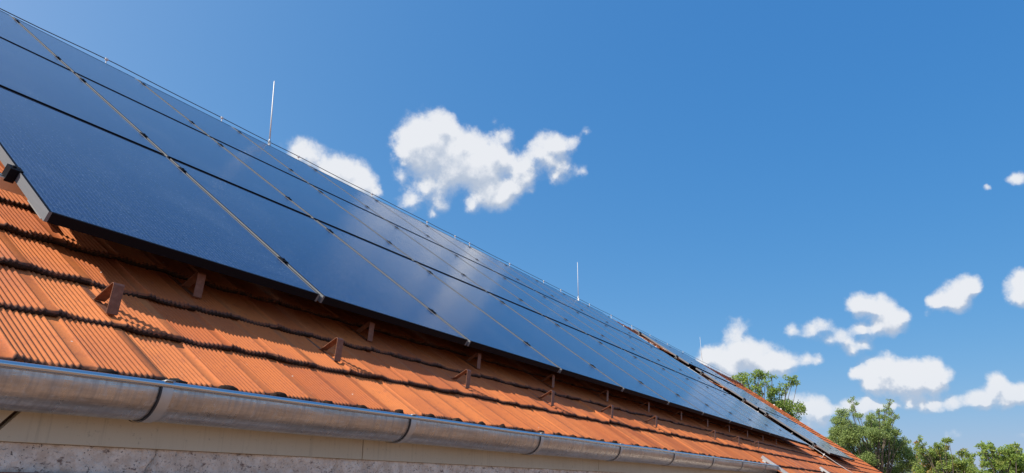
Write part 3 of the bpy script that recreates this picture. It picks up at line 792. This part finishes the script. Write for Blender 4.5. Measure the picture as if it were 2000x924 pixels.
# ------------------------------------------------------------------ trees
RIGHT = Vector((.512, -.859, 0)).normalized(); DEP = Vector((.859, .512, 0)).normalized()
def leaves(clumps, n_per_m3, size, seed, shape='round', droop=0.):
    r = np.random.default_rng(seed); P = []; 
    for (cx, cy, cz, rr, dens) in clumps:
        n = int(dens * n_per_m3 * rr ** 2 * 13)
        d = r.normal(size=(n, 3)); d /= np.linalg.norm(d, axis=1)[:, None]
        rad = rr * (r.uniform(0, 1, n) ** .45)[:, None]
        # break each clump into sprigs
        k = max(3, int(7 * dens)); cen = r.normal(0, .55, (k, 3)) * rr; pick = r.integers(0, k, n)
        p = d * rad * .75 + cen[pick] * .95; p[:, 2] *= .8; p[:, 2] -= droop * np.abs(r.normal(0, 1, n)) * rr
        P.append(p + np.array([cx, cy, cz]))
    P = np.concatenate(P); n = len(P)
    a = r.normal(size=(n, 3)); a[:, 2] -= droop * 2.5; a /= np.linalg.norm(a, axis=1)[:, None]
    b = np.cross(a, r.normal(size=(n, 3)) * .7 + np.array(SUN) * 1.0); b /= np.linalg.norm(b, axis=1)[:, None]
    s = (size * r.uniform(.6, 1.4, n))[:, None]; wd = .34
    V = np.stack([P, P + a * s * .5 + b * s * wd, P + a * s, P + a * s * .5 - b * s * wd], 1).reshape(-1, 3)
    F = np.arange(4 * n).reshape(-1, 4)
    return V, F, np.clip(r.normal(.5, .3, n), 0, 1)

def tree(name, base, trunk_h, r0, clumps, dens, size, lm, label, cat, seed, droop=0., group=None):
    """clumps: (right, depth, up from ground, radius, density)"""
    rr = random.Random(seed)
    o = empty(name, (base[0], base[1], GZ)); tag(o, label, cat, group)
    cl = []
    for (a, d, z, rad, w) in clumps:
        p = RIGHT * a + DEP * d; cl.append((p.x, p.y, z, rad, w))
    q = MB(); fork = Vector((0, 0, trunk_h))
    q.tube([(0, 0, -.2), (.05, .03, trunk_h * .5), fork], [r0, r0 * .8, r0 * .62], 9)
    for (x, y, z, rad, w) in cl:
        e = Vector((x, y, z)); s0 = Vector((0, 0, min(trunk_h, max(z * .45, 1.0)))) if z < trunk_h + 1 else fork
        mid = s0.lerp(e, .5) + Vector((rr.uniform(-.3, .3), rr.uniform(-.3, .3), rr.uniform(.1, .5)))
        m2 = mid.lerp(e, .5) + Vector((rr.uniform(-.12, .12), rr.uniform(-.12, .12), rr.uniform(0, .15)))
        q.tube([s0, mid, m2, e], [r0 * .26, r0 * .15, r0 * .08, .007], 6)
        for t in range(4):
            dd = Vector((rr.gauss(0, 1), rr.gauss(0, 1), rr.gauss(.3, .8) - droop)).normalized() * rad * .9
            q.tube([m2.lerp(e, rr.random()), e + dd * .5, e + dd], [.007, .005, .002], 4, cap=False)
    q.build('trunk', M['bark'], o, smooth=True)
    V, F, S = leaves(cl, dens, size, seed, droop=droop)
    link('crown', np_mesh('crown', V, F, [lm], None, False, {'leaf_shade': ('FACE', S)}), o)
    return o

CAMW = Vector((-.979, -2.235, -.807))
A_BASE = (41.58, 6.32)
A_CL = [(-1.94, -2.43, 9.05, 0.43, 0.9), (-0.94, -0.6, 9.02, 0.37, 0.9), (-1.73, -0.95, 9.38, 0.2, 0.6), (-1.62, -2.23, 9.35, 0.17, 0.5), (-0.65, -1.69, 9.55, 0.34, 0.8), (-0.41, -1.77, 9.45, 0.23, 0.7), (-0.75, -1.24, 9.39, 0.17, 0.5), (0.35, -0.91, 9.47, 0.2, 0.7), (-0.66, -2.5, 8.95, 0.2, 0.4), (-0.91, -2.56, 8.67, 0.17, 0.4), (0.16, -0.65, 9.07, 0.17, 0.4), (-0.82, -1.51, 8.62, 0.23, 0.6), (-0.34, -0.63, 8.5, 0.23, 0.6), (-1.41, -2.51, 8.32, 0.17, 0.5), (0.16, -1.48, 8.62, 0.29, 0.9), (0.67, -0.85, 8.82, 0.2, 0.7), (-0.23, -1.91, 8.28, 0.29, 0.8), (1.61, -0.47, 9.33, 0.26, 0.7), (1.92, -0.53, 9.2, 0.23, 0.7), (0.51, -2.61, 8.8, 0.2, 0.5), (0.42, -2.52, 8.53, 0.17, 0.4), (0.7, -1.19, 8.49, 0.2, 0.4), (1.72, -0.52, 9.44, 0.14, 0.5), (0.33, -1.42, 7.98, 0.37, 0.9), (0.57, -1.77, 7.8, 0.4, 1), (1.16, -1.25, 7.81, 0.34, 0.9), (1.17, -2.16, 7.57, 0.26, 0.8), (1.02, -1.6, 7.38, 0.31, 0.9), (0.95, -0.98, 7.19, 0.29, 0.9), (0.29, -0.99, 7.61, 0.37, 0.9), (-0.37, -1.73, 7.81, 0.29, 0.8), (-0.65, -1.81, 8.02, 0.26, 0.7), (0.46, -1.48, 7.01, 0.4, 1), (-0.17, -0.88, 7.07, 0.57, 1), (0.8, -1.01, 6.23, 0.69, 1), (-1.12, -1.68, 6.19, 0.69, 1), (1.76, 0.65, 5.5, 0.57, 1)]
B_BASE = (52.67, 2.06)
B_CL = [(-0.59, 0.23, 9.09, 0.24, 0.5), (-0.56, 0.34, 8.72, 0.2, 0.4), (-2.18, -2.66, 8.11, 0.2, 0.4), (-2.36, -2.47, 7.84, 0.24, 0.5), (-0.61, 0.11, 8.22, 0.24, 0.4), (-1.71, -0.26, 8.26, 0.34, 0.7), (-2.05, -0.35, 7.85, 0.4, 0.8), (-2.16, -1.57, 7.6, 0.4, 0.7), (-0.66, -0.64, 8.02, 0.27, 0.5), (-2.36, -0.37, 7.28, 0.44, 0.8), (-1.89, -0.41, 7.12, 0.47, 0.9), (-2.08, -1.92, 7.06, 0.44, 0.8), (-1.12, -1.03, 7.33, 0.4, 0.6), (-2.96, -0.98, 6.82, 0.3, 0.6), (1.57, -0.61, 9.08, 0.13, 0.4), (2.0, 0.42, 8.97, 0.17, 0.5), (1.77, 0.35, 8.69, 0.2, 0.5), (0.83, -0.98, 8.31, 0.2, 0.5), (1.15, -1.29, 8.18, 0.2, 0.4), (1.02, -1.81, 7.87, 0.2, 0.4), (-0.45, -2.77, 8.19, 0.17, 0.4), (-0.4, -2.69, 7.88, 0.24, 0.5), (0.72, -1.14, 7.96, 0.27, 0.5), (0.85, -1.56, 7.66, 0.3, 0.5), (-0.37, -1.4, 7.84, 0.27, 0.8), (0.8, 0.47, 7.78, 0.4, 1), (-0.19, -0.72, 7.42, 0.37, 0.9), (0.62, -0.62, 7.49, 0.44, 0.8), (0.53, -1.64, 7.08, 0.44, 0.9), (-0.61, -2.34, 6.9, 0.51, 1), (-0.8, -1.25, 6.89, 0.47, 0.9), (-1.72, -1.86, 6.69, 0.51, 1), (-1.84, -0.45, 6.53, 0.51, 1), (-1.67, 1.33, 6.51, 0.47, 1), (1.68, 0.04, 6.81, 0.44, 1), (0.99, -1.79, 6.94, 0.2, 0.6), (1.49, 0.91, 6.61, 0.54, 1), (0.52, 0.61, 6.46, 0.54, 1), (-0.27, 0.46, 6.25, 0.54, 1), (-0.85, 1.15, 6.06, 0.54, 1), (-1.77, 0.7, 5.87, 0.47, 1), (2.23, 0.62, 6.36, 0.47, 1), (1.85, -1.0, 6.48, 0.27, 0.8), (2.24, 1.48, 5.91, 0.57, 1), (1.34, 1.47, 5.74, 0.61, 1), (-0.92, -1.32, 5.45, 0.61, 1), (-0.76, 0.85, 5.39, 0.57, 1), (2.61, 0.53, 5.86, 0.44, 1), (2.46, -0.25, 5.49, 0.37, 1), (2.08, 0.11, 5.19, 0.57, 1), (1.16, 0.06, 4.93, 0.61, 1), (0.92, 1.66, 4.85, 0.61, 1), (-0.67, 0.21, 4.62, 0.61, 1), (3.35, 1.32, 4.84, 0.47, 1), (2.58, -0.52, 5.16, 0.27, 0.8), (1.36, 1.78, 4.1, 0.67, 1), (2.61, 1.84, 4.1, 0.67, 1), (-1.92, -0.08, 5.03, 0.67, 1), (-0.39, 0.76, 3.77, 0.81, 1), (-1.52, 1.98, 3.94, 0.81, 1)]
C_BASE = (50.26, -2.10)
C_CL = [(-2.0, -1.11, 6.23, 0.15, 0.6), (-1.66, -0.26, 6.05, 0.18, 0.7), (-1.97, -0.59, 5.73, 0.22, 0.7), (-1.39, 0.07, 5.56, 0.28, 0.8), (-1.21, 0.02, 5.85, 0.18, 0.6), (-0.65, -1.53, 6.17, 0.18, 0.6), (-0.6, -1.57, 5.94, 0.22, 0.6), (0.32, 0.51, 6.0, 0.15, 0.5), (-0.84, -0.92, 5.86, 0.22, 0.5), (-1.18, -0.96, 5.8, 0.18, 0.5), (0.8, 0.99, 5.78, 0.25, 0.6), (-0.35, -0.29, 5.6, 0.25, 0.6), (-0.53, 0.69, 5.5, 0.34, 0.9), (-0.65, -0.16, 5.31, 0.37, 0.9), (0.12, 0.24, 5.33, 0.31, 0.8), (0.45, -1.07, 5.5, 0.22, 0.6), (1.51, 0.21, 5.38, 0.25, 0.7), (2.12, 0.87, 5.2, 0.22, 0.7), (1.48, 0.11, 4.88, 0.25, 0.7), (1.2, 0.5, 5.34, 0.22, 0.5), (0.69, 0.36, 5.24, 0.25, 0.6), (-0.05, -1.08, 4.93, 0.28, 0.8), (-0.8, 0.65, 5.05, 0.4, 1), (-0.42, 0.28, 4.89, 0.43, 1), (-0.24, -0.42, 4.78, 0.43, 1), (0.26, -1.03, 4.56, 0.4, 1), (1.08, 1.11, 4.53, 0.43, 1), (1.4, 0.14, 4.44, 0.37, 0.9), (-1.17, 0.71, 4.61, 0.43, 1), (-0.0, 1.22, 4.32, 0.55, 1), (0.69, 0.91, 4.02, 0.55, 1), (1.95, 1.49, 3.88, 0.55, 1), (-1.48, 0.21, 3.72, 0.62, 1)]
D_BASE = (45.74, -4.77)
D_CL = [(-1.15, -0.86, 5.66, 0.11, 0.4), (-1.81, -1.08, 5.47, 0.19, 0.7), (-1.17, -0.44, 5.43, 0.22, 0.7), (-1.15, -0.97, 5.47, 0.19, 0.7), (-1.06, -1.09, 5.29, 0.19, 0.6), (-1.0, -0.34, 5.17, 0.24, 0.8), (-0.63, 0.73, 5.28, 0.16, 0.5), (-0.13, 0.56, 5.06, 0.22, 0.8), (-0.64, 0.53, 4.92, 0.22, 0.7), (0.22, -0.87, 5.58, 0.14, 0.6), (0.49, -0.16, 5.46, 0.22, 0.8), (-0.15, -0.65, 5.31, 0.22, 0.7), (0.23, -0.87, 5.3, 0.19, 0.6), (-0.56, -0.92, 5.04, 0.24, 0.8), (-0.06, -0.69, 5.05, 0.3, 0.9), (1.38, 0.83, 5.04, 0.24, 0.8), (0.27, 0.67, 4.9, 0.24, 0.8), (0.6, 0.66, 4.8, 0.33, 1), (1.06, 0.69, 4.69, 0.33, 1), (-0.89, -0.59, 4.65, 0.3, 0.9), (-1.07, -0.29, 4.51, 0.3, 0.8), (1.13, 0.38, 4.52, 0.27, 0.9), (0.13, 0.63, 4.45, 0.35, 1), (1.0, 0.95, 4.28, 0.38, 1), (-0.35, 1.03, 4.2, 0.33, 1), (-0.64, -0.55, 3.92, 0.49, 1), (0.91, 0.6, 3.8, 0.49, 1), (1.5, 0.31, 4.96, 0.33, 0.8), (1.58, 0.11, 4.57, 0.49, 1)]

tree('locust_tree', A_BASE, 3.6, .2, A_CL, 300, .10, M['leafA'], 'airy feathery leaved tree rising straight behind the far roof edge', 'tree', 11, .05)
tree('birch_tree', B_BASE, 2.2, .24, B_CL, 620, .078, M['leafB'], 'tall dense grey green tree with two thin wispy tops right of the roof', 'tree', 12, .25)
tree('rusty_tree', C_BASE, 2.4, .18, C_CL, 560, .09, M['leafC'], 'low tree with rust tinged leaves between the tallest and the rightmost tree', 'tree', 13, .05)
tree('small_tree', D_BASE, 2.4, .17, D_CL, 560, .09, M['leafD'], 'rightmost tree, small and fresh green with flat spreading top sprays', 'tree', 14, .0)
